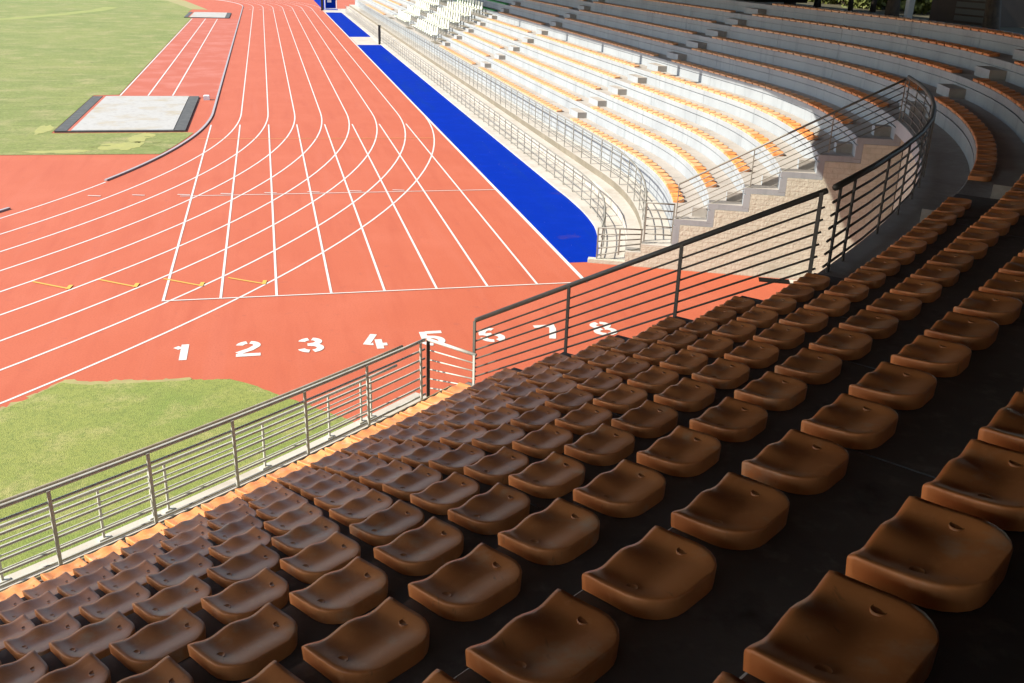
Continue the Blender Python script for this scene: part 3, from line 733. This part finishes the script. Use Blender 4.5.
# gear at the far end of the blue strip
g = thing('gate_post', 'black post at the end of the lower railing beside the pale crossing', 'post', (11.75, 63.6, 0))
b = MB(); b.box((0, 0, .75), (.09, 0, 0), (0, .09, 0), (0, 0, .75)); b.build('shaft', M['dark_metal'], g)
b = MB(); b.box((0, 0, 1.52), (.12, 0, 0), (0, .12, 0), (0, 0, .02)); b.build('cap', M['dark_metal'], g)
g = thing('gate_post', 'black post standing by the track at the far end of the blue strip', 'post', (9.7, 110.5, 0))
b = MB(); b.box((0, 0, .9), (.16, 0, 0), (0, .16, 0), (0, 0, .9)); b.build('shaft', M['dark_metal'], g)
b = MB(); b.box((0, 0, 1.83), (.2, 0, 0), (0, .2, 0), (0, 0, .03)); b.build('cap', M['dark_metal'], g)
g = thing('barrier_frame', 'white framed barrier with blue panel at the far end of the strip', 'barrier', (10.9, 113, 0))
b = MB()
for a in (((-.7, 0, 0), (-.7, 0, 1.6)), ((.75, 0, 0), (.75, 0, 1.6)), ((-.7, 0, 1.6), (.75, 0, 1.6)), ((-.7, 0, .1), (.75, 0, .1))): b.tube(a, .06, 6)
b.build('frame', M['white'], g)
b = MB(); b.box((0, .02, .85), (.66, 0, 0), (0, .02, 0), (0, 0, .7)); b.build('panel', M['blue'], g)
b = MB(); b.box((-.15, -.03, 1.0), (.25, 0, 0), (0, .01, 0), (0, 0, .15)); b.build('notice', M['white'], g)
g = thing('equipment_box', 'white equipment box on the grass at the top edge of the picture', 'box', (-12.5, 128, 0))
b = MB(); b.box((0, 0, .3), (.9, 0, 0), (0, .4, 0), (0, 0, .3)); b.build('body', M['white'], g)
b = MB(); b.box((0, 0, .63), (.95, 0, 0), (0, .45, 0), (0, 0, .03)); b.build('lid', M['white'], g)
# drain opening at the foot of the block wall
g = thing('floor_drain', 'dark drain hole at the foot of the cream block wall inside the gap', 'drain', (14.5, -.55, 0))
b = MB(); b.box((0, 0, .012), (.34, -.15, 0), (.06, .14, 0), (0, 0, .01)); b.build('grating', M['hole'], g)
b = MB(); b.box((.62, -.3, .01), (.28, -.12, 0), (.08, .2, 0), (0, 0, .008)); b.build('sill', M['slab'], g)

# ------------------------------------------------------------------ light, sky, camera
EL = RAD(40); sh_ = Vector((-.9995, -.03)).normalized()
sun_dir = Vector((sh_.x * cos(EL), sh_.y * cos(EL), sin(EL)))
L = bpy.data.lights.new('sun', 'SUN'); L.energy = 5.0; L.angle = RAD(.5); L.color = (1, .93, .82)
so = bpy.data.objects.new('sun', L); COL.objects.link(so); so.rotation_euler = (-sun_dir).to_track_quat('-Z', 'Y').to_euler()
w = bpy.data.worlds.new('World'); sc.world = w; w.use_nodes = True
nt = w.node_tree; bg = nt.nodes['Background']; sky = nt.nodes.new('ShaderNodeTexSky'); sky.sky_type = 'NISHITA'; sky.sun_disc = False
sky.sun_elevation = EL; sky.sun_rotation = atan2(sh_.x, sh_.y) % (2 * pi)
nt.links.new(sky.outputs[0], bg.inputs['Color']); bg.inputs['Strength'].default_value = .145
cd = bpy.data.cameras.new('camera'); co = bpy.data.objects.new('camera', cd); COL.objects.link(co)
cd.sensor_width = 36; cd.lens = FPX / 1024 * 36; cd.clip_end = 3000; cd.clip_start = .05
co.matrix_world = Matrix(((r2.x, u2.x, -fw.x, CAM.x), (r2.y, u2.y, -fw.y, CAM.y), (r2.z, u2.z, -fw.z, CAM.z), (0, 0, 0, 1)))
sc.camera = co
sc.view_settings.view_transform = 'Standard'; sc.view_settings.look = 'None'; sc.view_settings.exposure = .85; sc.view_settings.gamma = 1
sc.cycles.max_bounces = 6; sc.cycles.diffuse_bounces = 4
